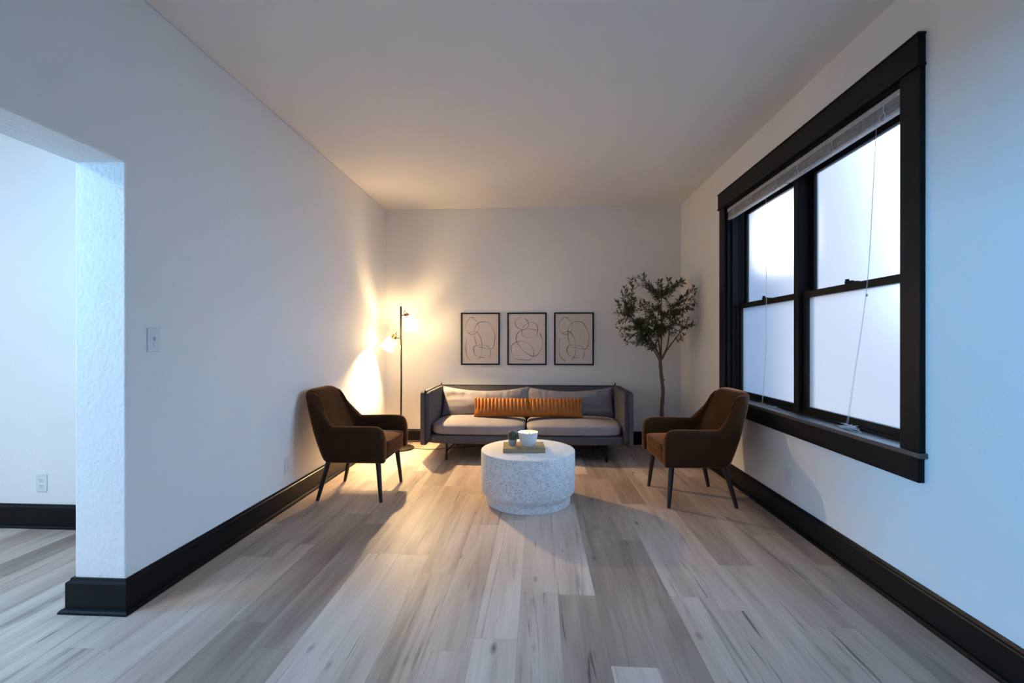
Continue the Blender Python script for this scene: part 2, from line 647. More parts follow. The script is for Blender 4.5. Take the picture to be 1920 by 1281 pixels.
def wall_with_holes(name, axis, t0, t1, a0, a1, holes):
    """A wall slab from t0 to t1 along one axis, running a0..a1 along the other, with rectangular holes (a, b, z0, z1)."""
    bm = bmesh.new()
    aa = sorted({a0, a1} | {h[0] for h in holes} | {h[1] for h in holes})
    zs = sorted({0.0, ZC} | {h[2] for h in holes} | {h[3] for h in holes})
    P = (lambda t, a, z: (t, a, z)) if axis == 'x' else (lambda t, a, z: (a, t, z))
    V = {(i, j, k): bm.verts.new(P(t, a, z)) for i, t in enumerate((t0, t1)) for j, a in enumerate(aa) for k, z in enumerate(zs)}

    def solid(j, k):
        if not (0 <= j < len(aa) - 1 and 0 <= k < len(zs) - 1):
            return None
        a, z = (aa[j] + aa[j + 1]) / 2, (zs[k] + zs[k + 1]) / 2
        return not any(h[0] < a < h[1] and h[2] < z < h[3] for h in holes)
    for j in range(len(aa) - 1):
        for k in range(len(zs) - 1):
            if not solid(j, k):
                continue
            for i in (0, 1):
                bm.faces.new([V[i, j, k], V[i, j + 1, k], V[i, j + 1, k + 1], V[i, j, k + 1]])
            for (dj, dk), e in (((-1, 0), ((0, 0), (0, 1))), ((1, 0), ((1, 0), (1, 1))), ((0, -1), ((0, 0), (1, 0))), ((0, 1), ((0, 1), (1, 1)))):
                if not solid(j + dj, k + dk):
                    (p, q), (r, u) = e
                    bm.faces.new([V[0, j + p, k + q], V[0, j + r, k + u], V[1, j + r, k + u], V[1, j + p, k + q]])
    return struct(obj(name, bm, WALL))


wall_with_holes('wall_right', 'x', XR, XR + 0.22, YF, YB, [(WY0, WY1, WZ0, WZ1)])
wall_with_holes('wall_side_room_left', 'x', XS - 0.15, XS, YF, 2.77, [(0.66, 1.74, 0.95, 2.32)])
wall_with_holes('wall_front', 'y', YF - 0.15, YF, XS - 0.2, XR + 0.2, [(-4.25, -2.45, 0.7, 2.3), (-1.3, 1.1, 0.68, 2.32)])

bm = bmesh.new()   # left wall with the wide doorless opening, one folded slab
prof = [(YB, 0), (YB, ZC), (YF, ZC), (YF, 0), (YO0, 0), (YO0, ZO), (YO1, ZO), (YO1, 0)]
a = [bm.verts.new((XL, y, z)) for y, z in prof]
b = [bm.verts.new((XL2, y, z)) for y, z in prof]
bm.faces.new(a)
bm.faces.new(b[::-1])
for i in range(8):
    f = bm.faces.new((a[i], a[(i + 1) % 8], b[(i + 1) % 8], b[i]))
    if i in (4, 5, 6):
        f.material_index = 1
struct(obj('wall_left', bm, [WALL, WALLR], bevel=0.008, seg=3))

bm = bmesh.new()
box(bm, (XS, 2.77, 0), (XL2, 2.92, ZC))
struct(obj('wall_side_room_back', bm, WALL))

# out-of-picture windows: plain white frames, the front pair added for fill light
def plain_window(name, axis, t, a0, a1, z0, z1):
    bm = bmesh.new()
    am = (a0 + a1) / 2
    for (p, q, r, u) in ((a0, a0 + .05, z0, z1), (a1 - .05, a1, z0, z1), (a0 + .05, a1 - .05, z0, z0 + .05), (a0 + .05, a1 - .05, z1 - .05, z1), (am - .02, am + .02, z0 + .05, z1 - .05)):
        if axis == 'x':
            box(bm, (t - 0.03, p, r), (t + 0.03, q, u))
        else:
            box(bm, (p, t - 0.03, r), (q, t + 0.03, u))
    struct(obj(name, bm, WHITEP))


plain_window('window_2', 'x', XS - 0.08, 0.66, 1.74, 0.95, 2.32)
plain_window('fill_window_3', 'y', YF - 0.08, -4.25, -2.45, 0.7, 2.3)
plain_window('fill_window_4', 'y', YF - 0.08, -1.3, 1.1, 0.68, 2.32)

BB = [(0, 0), (0.040, 0), (0.039, 0.009), (0.033, 0.016), (0.022, 0.019), (0.022, 0.128), (0.019, 0.133), (0.012, 0.137), (0.008, 0.147), (0, 0.147)]


def baseboard(name, pts):
    """Moulded board with a shoe, swept round pts: (x, y, nx, ny) with the mitred outward offset direction."""
    bm = bmesh.new()
    rings = [[bm.verts.new((x + nx * d, y + ny * d, z)) for d, z in BB] for x, y, nx, ny in pts]
    m = len(BB)
    for p, q in zip(rings, rings[1:]):
        for k in range(m):
            bm.faces.new((p[k], p[(k + 1) % m], q[(k + 1) % m], q[k]))
    bm.faces.new(rings[0])
    bm.faces.new(rings[-1][::-1])
    return struct(obj(name, bm, BLACK))


baseboard('baseboard_left', [(XL, YB, 1, 0), (XL, YO1, 1, -1), (XL2, YO1, -1, -1), (XL2, 2.77, -1, 0)])
baseboard('baseboard_right', [(XR, YB, -1, 0), (XR, YF, -1, 0)])
baseboard('baseboard_back', [(XL, YB, 0, -1), (XR, YB, 0, -1)])
baseboard('baseboard_side_room', [(XS, 2.77, 0, -1), (XL2, 2.77, 0, -1)])


# ------------------------------------------------------------------ window_1 on the right wall
def build_window():
    w = bpy.data.objects.new('window_1', None)
    COL.objects.link(w)
    w.location = (XR, 3.135, 0)
    struct(w)
    cx, cy = XR, 3.135

    def B(name, boxes, mat=BLACKW, parent=w, bevel=0.003):
        bm = bmesh.new()
        for lo, hi in boxes:
            box(bm, (lo[0] - cx, lo[1] - cy, lo[2]), (hi[0] - cx, hi[1] - cy, hi[2]))
        return obj(name, bm, mat, parent, bevel=bevel)

    xf = XR - 0.024
    B('casing', [((xf, WY1, 0.718), (XR, WY1 + 0.11, 2.39))])
    B('casing', [((xf, WY0 - 0.11, 0.718), (XR, WY0, 2.39))])
    B('head_casing', [((xf - 0.008, WY0 - 0.112, 2.398), (XR, WY1 + 0.122, 2.522)),
                      ((xf - 0.013, WY0 - 0.116, 2.385), (XR, WY1 + 0.126, 2.399)),
                      ((xf - 0.012, WY0 - 0.116, 2.520), (XR, WY1 + 0.126, 2.530))])
    B('apron', [((xf - 0.004, WY0 - 0.105, 0.590), (XR, WY1 + 0.105, 0.700))])
    B('stool', [((xf - 0.012, WY0 - 0.122, 0.698), (XR + 0.075, WY1 + 0.122, 0.720))], STOOLM)
    # jamb lining and stepped stops
    xo = XR + 0.22
    B('jamb', [((XR - 0.002, WY0 - 0.001, 0.72), (xo, WY0 + 0.022, WZ1)), ((XR - 0.002, WY1 - 0.022, 0.72), (xo, WY1 + 0.001, WZ1)),
               ((XR - 0.002, WY0, WZ1 - 0.022), (xo, WY1, WZ1 + 0.001)),
               ((XR + 0.03, WY1 - 0.042, 0.72), (XR + 0.075, WY1 - 0.02, WZ1)), ((XR + 0.03, WY0 + 0.02, 0.72), (XR + 0.075, WY0 + 0.042, WZ1)),
               ((XR + 0.03, WY0 + 0.02, WZ1 - 0.045), (XR + 0.075, WY1 - 0.02, WZ1 - 0.02)),
               ((XR + 0.07, WY0, 0.70), (xo, WY1, 0.735))])
    B('mullion', [((XR + 0.055, cy - 0.028, 0.735), (xo, cy + 0.028, WZ1 - 0.02))])
    zt, zb = WZ1 - 0.045, 0.735
    xi, xu = XR + 0.082, XR + 0.128     # room faces of the lower and upper sashes
    for (ya, yb) in ((cy + 0.028, WY1 - 0.045), (WY0 + 0.045, cy - 0.028)):
        for low in (True, False):
            x0 = xi if low else xu
            x1 = x0 + 0.042
            z0, z1 = (zb, 1.527) if low else (1.487, zt)
            st = 0.047
            rb = 0.042 if low else 0.040
            rt = 0.042 if low else 0.050
            s = B('sash', [((x0, ya, z0), (x1, ya + st, z1)), ((x0, yb - st, z0), (x1, yb, z1)),
                           ((x0, ya + st, z0), (x1, yb - st, z0 + rb)), ((x0, ya + st, z1 - rt), (x1, yb - st, z1))])
            bm = bmesh.new()
            box(bm, (x0 + 0.018 - cx, ya + st - 0.005 - cy, z0 + rb - 0.005), (x0 + 0.024 - cx, yb - st + 0.005 - cy, z1 - rt + 0.005))
            bm.faces.ensure_lookup_table()
            for f in bm.faces:
                f.normal_update()
                c = f.calc_center_median()
                f.material_index = 0 if abs(c.x - (x0 + 0.018 - cx)) < 1e-4 else 1
            obj('glass_pane', bm, [FROST, CLEAR], s)
            if low:
                ym = (ya + yb) / 2
                bm = bmesh.new()
                box(bm, (x0 + 0.004 - cx, ym - 0.045 - cy, z1), (x0 + 0.03 - cx, ym + 0.045 - cy, z1 + 0.008))
                box(bm, (x0 + 0.006 - cx, ym + 0.030 - cy, z1), (x0 + 0.022 - cx, ym + 0.046 - cy, z1 + 0.028))
                box(bm, (x0 - 0.004 - cx, ym - 0.020 - cy, z1 + 0.006), (x0 + 0.014 - cx, ym + 0.035 - cy, z1 + 0.014))
                obj('sash_lock', bm, BLACKW, s, bevel=0.002)
            else:
                bm = bmesh.new()
                box(bm, (x0 - 0.03 - cx, yb - 0.012 - cy, 1.53), (x0 - cx, yb + 0.002 - cy, 1.548))
                obj('sash_stop', bm, BLACKW, s, bevel=0.002)


build_window()


# ------------------------------------------------------------------ blinds
def build_blind(y0, y1, cord_pts, tangle, label, wand):
    t = thing('window_blind', (XR - 0.002, (y0 + y1) / 2, 2.262), label, 'blind', group='raised blinds at the frosted window')
    L = (y1 - y0) / 2
    x = 0.0
    bm = bmesh.new()
    box(bm, (x, -L, 0.070), (x + 0.034, L, 0.101))
    box(bm, (x - 0.004, -L, 0.0705), (x, L, 0.074))
    obj('headrail', bm, BLIND, t, bevel=0.002)
    bm = bmesh.new()
    rnd = random.Random(int(y0 * 100))
    n = 10
    for i in range(n):
        z = 0.017 + i * 0.0535 / n
        dx = rnd.uniform(-0.0015, 0.0015)
        dz = rnd.uniform(-0.0006, 0.0006)
        box(bm, (x + 0.004 + dx, -L + 0.004, z + dz), (x + 0.031 + dx, L - 0.004, z + 0.0019 + dz))
    obj('slat_stack', bm, BLIND, t)
    bm = bmesh.new()
    box(bm, (x + 0.001, -L + 0.002, 0.003), (x + 0.033, L - 0.002, 0.016))
    obj('bottom_rail', bm, BLIND, t, bevel=0.003)
    for f in (-0.78, 0.0, 0.70):
        yy = f * L
        bm = bmesh.new()
        tube(bm, smooth_path([(x - 0.003, yy, 0.072), (x - 0.004, yy + 0.004, 0.045), (x - 0.002, yy - 0.006, 0.02), (x + 0.004, yy + 0.012, 0.0), (x - 0.004, yy + 0.03, 0.012), (x - 0.003, yy + 0.018, 0.03)], 5), 0.0026, 6)
        obj('ladder_cord', bm, CORD, t, smooth=True)
    bm = bmesh.new()
    base = Vector(t.location)
    for off in ((0, 0.0), (0.003, 0.012)):
        pts = [Vector(p) - base + Vector((0, off[1] * k / max(1, len(cord_pts) - 1), 0)) for k, p in enumerate(cord_pts)]
        tube(bm, smooth_path(pts, 8), 0.0008, 6)
    c = Vector(tangle[0]) - base
    rnd = random.Random(5)
    pts = [Vector(cord_pts[-1]) - base]
    for i in range(tangle[1]):
        a = i * 2.4 + rnd.uniform(-.5, .5)
        r = rnd.uniform(0.35, 1.0)
        z = rnd.uniform(0.0, 0.012) + (0.018 if rnd.random() < tangle[4] else 0)
        xo = 0.026 * r * math.cos(a)
        pts.append(c + Vector((max(-0.030, min(0.045, xo)), tangle[2] * r * math.sin(a) + tangle[3] * (i / tangle[1] - .5), z)))
    tube(bm, smooth_path(pts, 7), 0.0013, 6)
    obj('pull_cord', bm, CORD, t, smooth=True)
    if wand:
        bm = bmesh.new()
        p = Vector(wand) - base
        lathe(bm, [(0, -0.007), (0.005, -0.005), (0.0045, 0.004), (0.002, 0.008), (0, 0.008)], 10, Matrix.Translation(p))
        obj('cord_tassel', bm, CORD, t, smooth=True)


# cord points in the room: down from the rail, sagging against the glass, into a tangle on the stool
build_blind(2.170, 3.155, [(1.660, 2.335, 2.265), (1.662, 2.36, 1.95), (1.668, 2.40, 1.55), (1.672, 2.45, 1.28), (1.682, 2.52, 1.02), (1.690, 2.575, 0.80), (1.690, 2.59, 0.735)],
            ((1.690, 2.575, 0.7225), 28, 0.10, -0.03, 0.3), 'raised white slat blind over the window half nearer the camera', (1.6695, 2.415, 1.435))
build_blind(3.165, 4.095, [(1.660, 3.42, 2.265), (1.664, 3.425, 1.9), (1.668, 3.43, 1.5), (1.674, 3.445, 1.2), (1.684, 3.49, 0.95), (1.690, 3.53, 0.76), (1.692, 3.53, 0.735)],
            ((1.690, 3.42, 0.7225), 12, 0.045, -0.34, 0.1), 'raised white slat blind over the window half farther from the camera', None)


# ------------------------------------------------------------------ wall plates
def wall_plate(name, loc, rz, label, cat, kind):
    t = thing(name, loc, label, cat, rz)
    # local: plate lies in the XZ plane, faces -Y
    bm = bmesh.new()
    box(bm, (-0.036, -0.006, -0.058), (0.036, 0.0, 0.058))
    obj('plate', bm, WHITEP, t, bevel=0.003)
    if kind == 'switch':
        bm = bmesh.new()
        box(bm, (-0.005, -0.016, -0.004), (0.005, -0.005, 0.012))
        obj('toggle', bm, WHITEP, t, bevel=0.002)
        for z in (-0.030, 0.030):
            bm = bmesh.new()
            lathe(bm, [(0, 0.0075), (0.0028, 0.007), (0.003, 0.005)], 10, Matrix.Translation((0, 0, z)) @ Matrix.Rotation(PI / 2, 4, 'X'))
            obj('screw', bm, WHITEP, t)
    elif kind == 'outlet':
        for z in (-0.020, 0.020):
            bm = bmesh.new()
            box(bm, (-0.015, -0.0085, z - 0.0135), (0.015, -0.004, z + 0.0135))
            f = obj('socket_face', bm, WHITEP, t, bevel=0.005)
            bm = bmesh.new()
            box(bm, (-0.0075, -0.0092, z - 0.001), (-0.0055, -0.008, z + 0.008))
            box(bm, (0.0055, -0.0092, z - 0.001), (0.0075, -0.008, z + 0.008))
            box(bm, (-0.002, -0.0092, z - 0.010), (0.002, -0.008, z - 0.006))
            obj('slot', bm, SLOT, f)
    return t


wall_plate('light_switch', (XL, 2.065, 1.208), PI / 2, 'white toggle light switch on the left wall beside the opening', 'switch', 'switch')
wall_plate('wall_outlet', (XL, 3.225, 0.300), PI / 2, 'white outlet low on the left wall behind the left armchair', 'outlet', 'outlet')
wall_plate('wall_outlet', (-3.21, 2.77, 0.284), 0, 'white outlet above the baseboard of the blue-lit side room', 'outlet', 'outlet')
wall_plate('blank_wall_plate', (XR, 3.13, 0.297), -PI / 2, 'white painted blank plate low on the wall under the window', 'wall plate', 'blank')


# ------------------------------------------------------------------ armchairs
def chair_shell():
    bm = bmesh.new()
    # half path (plan, outer line at seat level): arm front -> corner -> middle of the back
    half = []
    yo = 0.315
    for x in (0.283, 0.276, 0.262, 0.24, 0.205, 0.15, 0.08, 0.02, -0.015, -0.034, -0.042, -0.05, -0.07, -0.095, -0.115):
        half.append((x, yo, 0, 1))
    R = 0.075
    for k in range(1, 7):
        a = k / 6 * PI / 2
        half.append((-0.115 - R * math.sin(a), yo - R + R * math.cos(a), -math.sin(a), math.cos(a)))
    for y in (0.18, 0.12, 0.06):
        half.append((-0.19, y, -1, 0))
    full = [(x, y, nx, ny) for x, y, nx, ny in half] + [(-0.19, 0, -1, 0)] + [(x, -y, nx, -ny) for x, y, nx, ny in reversed(half)]

    def top(x, y):
        if x > 0.215:
            r = 0.068
            d = min(1.0, (x - 0.215) / r)
            return 0.572 - r + r * math.sqrt(max(0.0, 1 - d * d))
        if x > -0.042:
            return 0.572 - 0.004 * max(0, (0.1 - x) / 0.14)
        if x > -0.135:
            t = (-0.042 - x) / 0.093
            return 0.568 + t * 0.232
        e = min(1.0, max(0.0, (yo - abs(y)) / 0.16))
        return 0.800 + 0.036 * (1 - (1 - e) ** 2)

    def place(x, y, z):
        w = 1.0 if x < -0.115 else max(0.0, min(1.0, (0.10 - x) / 0.215))
        w = w * w * (3 - 2 * w)
        lean = 0.36 * max(0, z - 0.30) + (0.03 if z < 0.33 else 0) * 0
        xx = x - w * lean
        s = 1 - w * 0.26 * max(0, (z - 0.50) / 0.34)
        return Vector((xx, y * s, z))

    rings = []
    for x, y, nx, ny in full:
        zt = top(x, y)
        th = 0.068 + 0.024 * min(1.0, abs(nx) * 1.2)
        ring = []
        zb = 0.300
        H = zt - zb

        ri, ts, tb = 0.022, 0.068, 0.090
        sg = 1 if y >= 0 else -1
        if abs(nx) < 1e-6:
            xi, yi = max(x, -0.19 + tb + ri), y - ny * ts
        elif abs(ny) < 1e-6:
            xi, yi = x - nx * tb, y
        else:
            xi, yi = -0.19 + tb + ri + ri * nx, sg * (yo - ts - ri) + ri * ny

        def pt(off, z):
            q = off / th
            return place(x + (xi - x) * q, y + (yi - y) * q, z)
        tuck = 0.014
        ring.append(pt(tuck, zb))
        ring.append(pt(0.002, zb + 0.012))
        for f in (0.12, 0.35, 0.6, 0.8):
            ring.append(pt(-0.004 * math.sin(f * PI), zb + 0.012 + f * (H - 0.045)))
        ring.append(pt(0.002, zt - 0.024))
        ring.append(pt(th * 0.18, zt - 0.005))
        ring.append(pt(th * 0.5, zt))
        ring.append(pt(th * 0.82, zt - 0.005))
        ring.append(pt(th * 0.998, zt - 0.024))
        for f in (0.78, 0.5, 0.22):
            ring.append(pt(th + 0.006 * math.sin(f * PI), zb + 0.03 + f * (H - 0.06)))
        ring.append(pt(th, zb + 0.012))
        ring.append(pt(th - 0.006, zb))
        rings.append([bm.verts.new(p) for p in ring])
    m = len(rings[0])
    for a, b in zip(rings, rings[1:]):
        for k in range(m):
            bm.faces.new((a[k], a[(k + 1) % m], b[(k + 1) % m], b[k]))
    for ring, dirx in ((rings[0], 0.006), (rings[-1], 0.006)):   # padded arm fronts
        c = sum((v.co for v in ring), Vector()) / m
        inner = [bm.verts.new(c + (v.co - c) * 0.72 + Vector((dirx, 0, 0))) for v in ring]
        for k in range(m):
            bm.faces.new((ring[k], ring[(k + 1) % m], inner[(k + 1) % m], inner[k]))
        bm.faces.new(inner)
    return bm


def build_chair():
    t = thing('armchair', (-1.415, 3.58, 0), 'brown velvet armchair against the left wall, facing right', 'armchair', 0.0, 'brown velvet armchairs')
    obj('shell', chair_shell(), VELVET, t, smooth=True, subsurf=1)
    bm = bmesh.new()
    soft(bm, (0.045, 0, 0.350), (0.228, 0.246, 0.048), 14, 10)
    obj('seat_base', bm, VELVET, t, smooth=True)
    bm = bmesh.new()
    soft(bm, (0.070, 0, 0.413), (0.214, 0.243, 0.034), 9, 14, crown=0.018)
    obj('seat_cushion', bm, VELVET, t, smooth=True)
    bm = bmesh.new()   # pad on the inside of the back
    for (a, b) in (((0.213, 0.222), (0.245, 0.252)), ((0.213, -0.222), (0.245, -0.252)), ((-0.165, 0.205), (-0.245, 0.245)), ((-0.165, -0.205), (-0.245, -0.245))):
        bm2 = bmesh.new()
        tube(bm2, [(a[0], a[1], 0.318), (b[0], b[1], 0.0)], [0.0215, 0.0128], 14)
        obj('leg', bm2, LEGB, t, smooth=False, bevel=0.002)
    bm.free()
    return t


def dup(root, loc, rz, label):
    r = root.copy()
    COL.objects.link(r)
    r.location = loc
    r.rotation_euler = (0, 0, rz)
    r['label'] = label
    for ch in list(root.children):
        c = ch.copy()
        COL.objects.link(c)
        c.parent = r
        for g in ch.children:
            d = g.copy()
            COL.objects.link(d)
            d.parent = c
    return r


chair = build_chair()
dup(chair, (1.172, 3.595, 0), math.radians(182.5), 'brown velvet armchair under the window, facing left')


# ------------------------------------------------------------------ sofa
def pillow(bm, w, h, t, M, wr=0.0, seed=0, n=28, pinch=0.06, sag=0.0, chan=0, lift=0.0):
    """Knife-edge cushion: w wide (local x), h high (local z), t thick (local y)."""
    nx, nz = n * (10 if chan else 1), n
    grid = {}
    for side in (1, -1):
        for i in range(nx + 1):
            for j in range(nz + 1):
                u, v = -1 + 2 * i / nx, -1 + 2 * j / nz
                u2 = math.sin(u * PI / 2) * 0.5 + u * 0.5
                v2 = math.sin(v * PI / 2) * 0.5 + v * 0.5
                edge = abs(i) in (0, nx) or j in (0, nz)
                if edge and side == -1:
                    grid[side, i, j] = grid[1, i, j]
                    continue
                x = w / 2 * u2 * (1 - pinch * 0.5 * (1 - v2 * v2) * abs(u2) ** 3)
                z = h / 2 * v2 * (1 - pinch * (1 - u2 * u2) * abs(v2) ** 2)
                if v2 > 0:
                    z -= sag * (1 - u2 * u2) * v2
                d = max(0.0, (1 - u2 ** 2) * (1 - v2 ** 2)) ** 0.42 * t / 2
                if wr and side == 1:
                    p = Vector((x * 22, z * 3.0, seed))
                    rad = max(0.0, v2) ** 2
                    d += wr * rad * noise.noise(p) * (1 - v2 ** 6) * 1.0
                    d += wr * 0.5 * noise.noise(Vector((x * 3, z * 14, seed + 5)))
                if chan and side == 1:
                    a = max(0.0, min(1.0, (v2 + 0.45) / 0.35))
                    s = abs(math.sin(u2 * chan * PI / 2))
                    d -= 0.020 * a * (1 - s ** 0.55) * (1 - v2 ** 8)
                    pk = math.exp(-((u2 - 0.02) / 0.03) ** 2)
                    d -= 0.020 * pk * a
                y = -d * side if side == 1 else d
                grid[side, i, j] = bm.verts.new(M @ Vector((x, y, z)))
        for i in range(nx):
            for j in range(nz):
                f = [grid[side, a, b] for a, b in ((i, j), (i + 1, j), (i + 1, j + 1), (i, j + 1))]
                if side == -1:
                    f.reverse()
                try:
                    bm.faces.new(f)
                except ValueError:
                    pass


def build_sofa():
    t = thing('sofa', (-0.125, 4.90, 0), 'long grey sofa with thin high sides against the back wall', 'sofa')
    for s in (-1, 1):
        # side panel: slate outside, lighter quilted inside, dark piping with small ears at the corners
        bm = bmesh.new()
        soft(bm, (s * 1.030, 0.0, 0.425), (0.026, 0.405, 0.272), 20, 16)
        sp = obj('side_panel', bm, GREYD, t, smooth=True)
        bm = bmesh.new()
        soft(bm, (s * 0.990, 0.005, 0.440), (0.022, 0.388, 0.250), 16, 16)
        obj('side_pad', bm, GREYD, sp, smooth=True)
        bm = bmesh.new()
        xx = s * 1.006
        path = [(xx, -0.402, 0.17), (xx, -0.406, 0.40), (xx, -0.404, 0.66), (xx, -0.396, 0.712), (xx, -0.36, 0.694), (xx, 0.0, 0.697), (xx, 0.33, 0.698), (xx, 0.385, 0.716)]
        tube(bm, smooth_path(path, 5), 0.0055, 8)
        obj('piping', bm, PIPE, sp, smooth=True)
    bm = bmesh.new()
    soft(bm, (0, 0.372, 0.435), (1.005, 0.028, 0.258), 26, 16)
    bp = obj('back_panel', bm, GREYD, t, smooth=True)
    bm = bmesh.new()
    tube(bm, smooth_path([(-1.005, 0.352, 0.715), (-0.985, 0.350, 0.695), (-0.90, 0.348, 0.693), (0, 0.348, 0.693), (0.90, 0.348, 0.693), (0.985, 0.350, 0.695), (1.005, 0.352, 0.730)], 5), 0.006, 8)
    obj('piping', bm, PIPE, bp, smooth=True)
    bm = bmesh.new()
    soft(bm, (0, -0.015, 0.215), (0.995, 0.375, 0.045), 12, 10)
    obj('base', bm, GREYD, t, smooth=True)
    for s in (-1, 1):
        bm = bmesh.new()
        soft(bm, (s * 0.487, -0.06, 0.312), (0.481, 0.332, 0.060), 5.5, 20, crown=0.022)
        obj('seat_cushion', bm, GREYF, t, smooth=True)
    for k, s in enumerate((-1, 1)):
        bm = bmesh.new()
        M = Matrix.Translation((s * 0.472, 0.225, 0.525)) @ Matrix.Rotation(math.radians(-11), 4, 'X')
        pillow(bm, 0.985, 0.340, 0.20, M, wr=0.045, seed=3 + 9 * k, n=64, pinch=0.06, sag=0.045)
        obj('back_cushion', bm, GREYF, t, smooth=True)
    for sx in (-1, 1):
        for yy in (-0.325, 0.30):
            bm = bmesh.new()
            tube(bm, [(sx * 0.805, yy, 0.20), (sx * 0.805, yy, 0.0)], 0.0125, 12)
            tube(bm, [(sx * 0.805, yy, 0.085), (sx * 0.70, yy, 0.185)], 0.008, 10)
            obj('leg', bm, LAMPB, t, smooth=False)
    return t


build_sofa()

t = thing('lumbar_pillow', (-0.108, 4.845, 0.402), 'long channel-stitched cognac leather pillow lying on the sofa seat', 'pillow')
bm = bmesh.new()
M = Matrix.Translation((0, 0, 0.094)) @ Matrix.Rotation(math.radians(-14), 4, 'X')
pillow(bm, 1.155, 0.205, 0.15, M, wr=0.006, seed=21, n=26, pinch=0.035, chan=29)
obj('cover', bm, LEATHER, t, smooth=True)


# ------------------------------------------------------------------ coffee table and what stands on it
t = thing('coffee_table', (-0.078, 3.46, 0), 'round white speckled drum coffee table in the middle of the room', 'coffee table')
bm = bmesh.new()
lathe(bm, [(0, 0.062), (0.315, 0.062), (0.3335, 0.064), (0.3505, 0.088), (0.354, 0.10), (0.355, 0.375), (0.352, 0.3825), (0.346, 0.385), (0, 0.385)], 96)
obj('drum', bm, STONE, t, smooth=True, bevel=0)
bm = bmesh.new()
lathe(bm, [(0, 0), (0.318, 0), (0.320, 0.003), (0.320, 0.066), (0, 0.066)], 96)
obj('plinth', bm, STONE, t, smooth=True)
for o in t.children:
    md = o.modifiers.new('split', 'EDGE_SPLIT')
    md.split_angle = math.radians(32)

t = thing('book', (-0.108, 3.437, 0.3855), 'thick tan book lying flat on the coffee table', 'book', math.radians(3))
bm = bmesh.new()
box(bm, (-0.155, -0.118, 0.0), (0.155, 0.118, 0.004))
box(bm, (-0.155, -0.118, 0.0265), (0.155, 0.118, 0.0305))
box(bm, (-0.155, -0.118, 0.0), (0.155, -0.113, 0.0305))
obj('cover', bm, BOOKM, t, bevel=0.0015)
bm = bmesh.new()
box(bm, (-0.150, -0.113, 0.004), (0.150, 0.113, 0.0265))
obj('pages', bm, PAGES, t)

t = thing('candle_bowl', (-0.076, 3.435, 0.416), 'white bowl candle burning on the tan book', 'candle')
bm = bmesh.new()
lathe(bm, [(0, 0.0), (0.048, 0.0), (0.053, 0.004), (0.066, 0.05), (0.0755, 0.098), (0.0765, 0.102), (0.0745, 0.103), (0.072, 0.099), (0.064, 0.060), (0.060, 0.055), (0, 0.055)], 56)
obj('bowl', bm, BOWLM, t, smooth=True)
bm = bmesh.new()
lathe(bm, [(0, 0.0555), (0.062, 0.0555), (0.0675, 0.0805), (0.066, 0.082), (0, 0.081)], 48)
obj('wax', bm, WAX, t, smooth=True)
for a in (0.4, 2.5, 4.6):
    x, y = 0.028 * math.cos(a), 0.028 * math.sin(a)
    bm = bmesh.new()
    tube(bm, [(x, y, 0.080), (x, y, 0.086)], 0.001, 6)
    wk = obj('wick', bm, SLOT, t)
    bm = bmesh.new()
    lathe(bm, [(0, 0.085), (0.0034, 0.089), (0.0040, 0.093), (0.0022, 0.100), (0, 0.107)], 12, Matrix.Translation((x, y, 0)))
    obj('flame', bm, FLAME, wk, smooth=True)

t = thing('potted_cactus', (-0.193, 3.425, 0.416), 'small round ribbed cactus in a grey pot on the book', 'cactus')
bm = bmesh.new()
lathe(bm, [(0, 0), (0.021, 0), (0.024, 0.003), (0.034, 0.043), (0.035, 0.047), (0.032, 0.0475), (0.030, 0.042), (0, 0.041)], 32)
obj('pot', bm, CONC, t, smooth=True)
bm = bmesh.new()
lathe(bm, [(0, 0.0405), (0.030, 0.0405), (0.0295, 0.044), (0, 0.0445)], 24)
obj('soil', bm, SOIL, t)
bm = bmesh.new()
n, m = 72, 14
rg = []
for j in range(1, m):
    th = PI * j / m
    ring = []
    for k in range(n):
        ph = 2 * PI * k / n
        r = 0.0345 * math.sin(th) ** 0.85 * (0.86 + 0.14 * abs(math.cos(ph * 6)))
        ring.append(bm.verts.new((r * math.cos(ph), r * math.sin(ph), 0.076 + 0.037 * math.cos(th))))
    rg.append(ring)
for a, b in zip(rg, rg[1:]):
    for k in range(n):
        bm.faces.new((a[k], a[(k + 1) % n], b[(k + 1) % n], b[k]))
bm.faces.new(rg[0])
bm.faces.new(rg[-1][::-1])
obj('cactus_body', bm, CACT, t, smooth=True)
bm = bmesh.new()
for r in range(12):
    ph = 2 * PI * r / 12
    for j in range(2, 9):
        th = PI * j / 12
        rr = 0.0345 * math.sin(th) ** 0.85
        p = Vector((rr * math.cos(ph), rr * math.sin(ph), 0.076 + 0.037 * math.cos(th)))
        nrm = Vector((math.sin(th) * math.cos(ph), math.sin(th) * math.sin(ph), math.cos(th)))
        tang = Vector((-math.sin(ph), math.cos(ph), 0))
        for dv in (-0.6, 0, 0.6):
            tube(bm, [p - nrm * 0.001, p + (nrm + tang * dv).normalized() * 0.006], [0.0006, 0.0002], 4)
obj('spines', bm, SPINE, t)


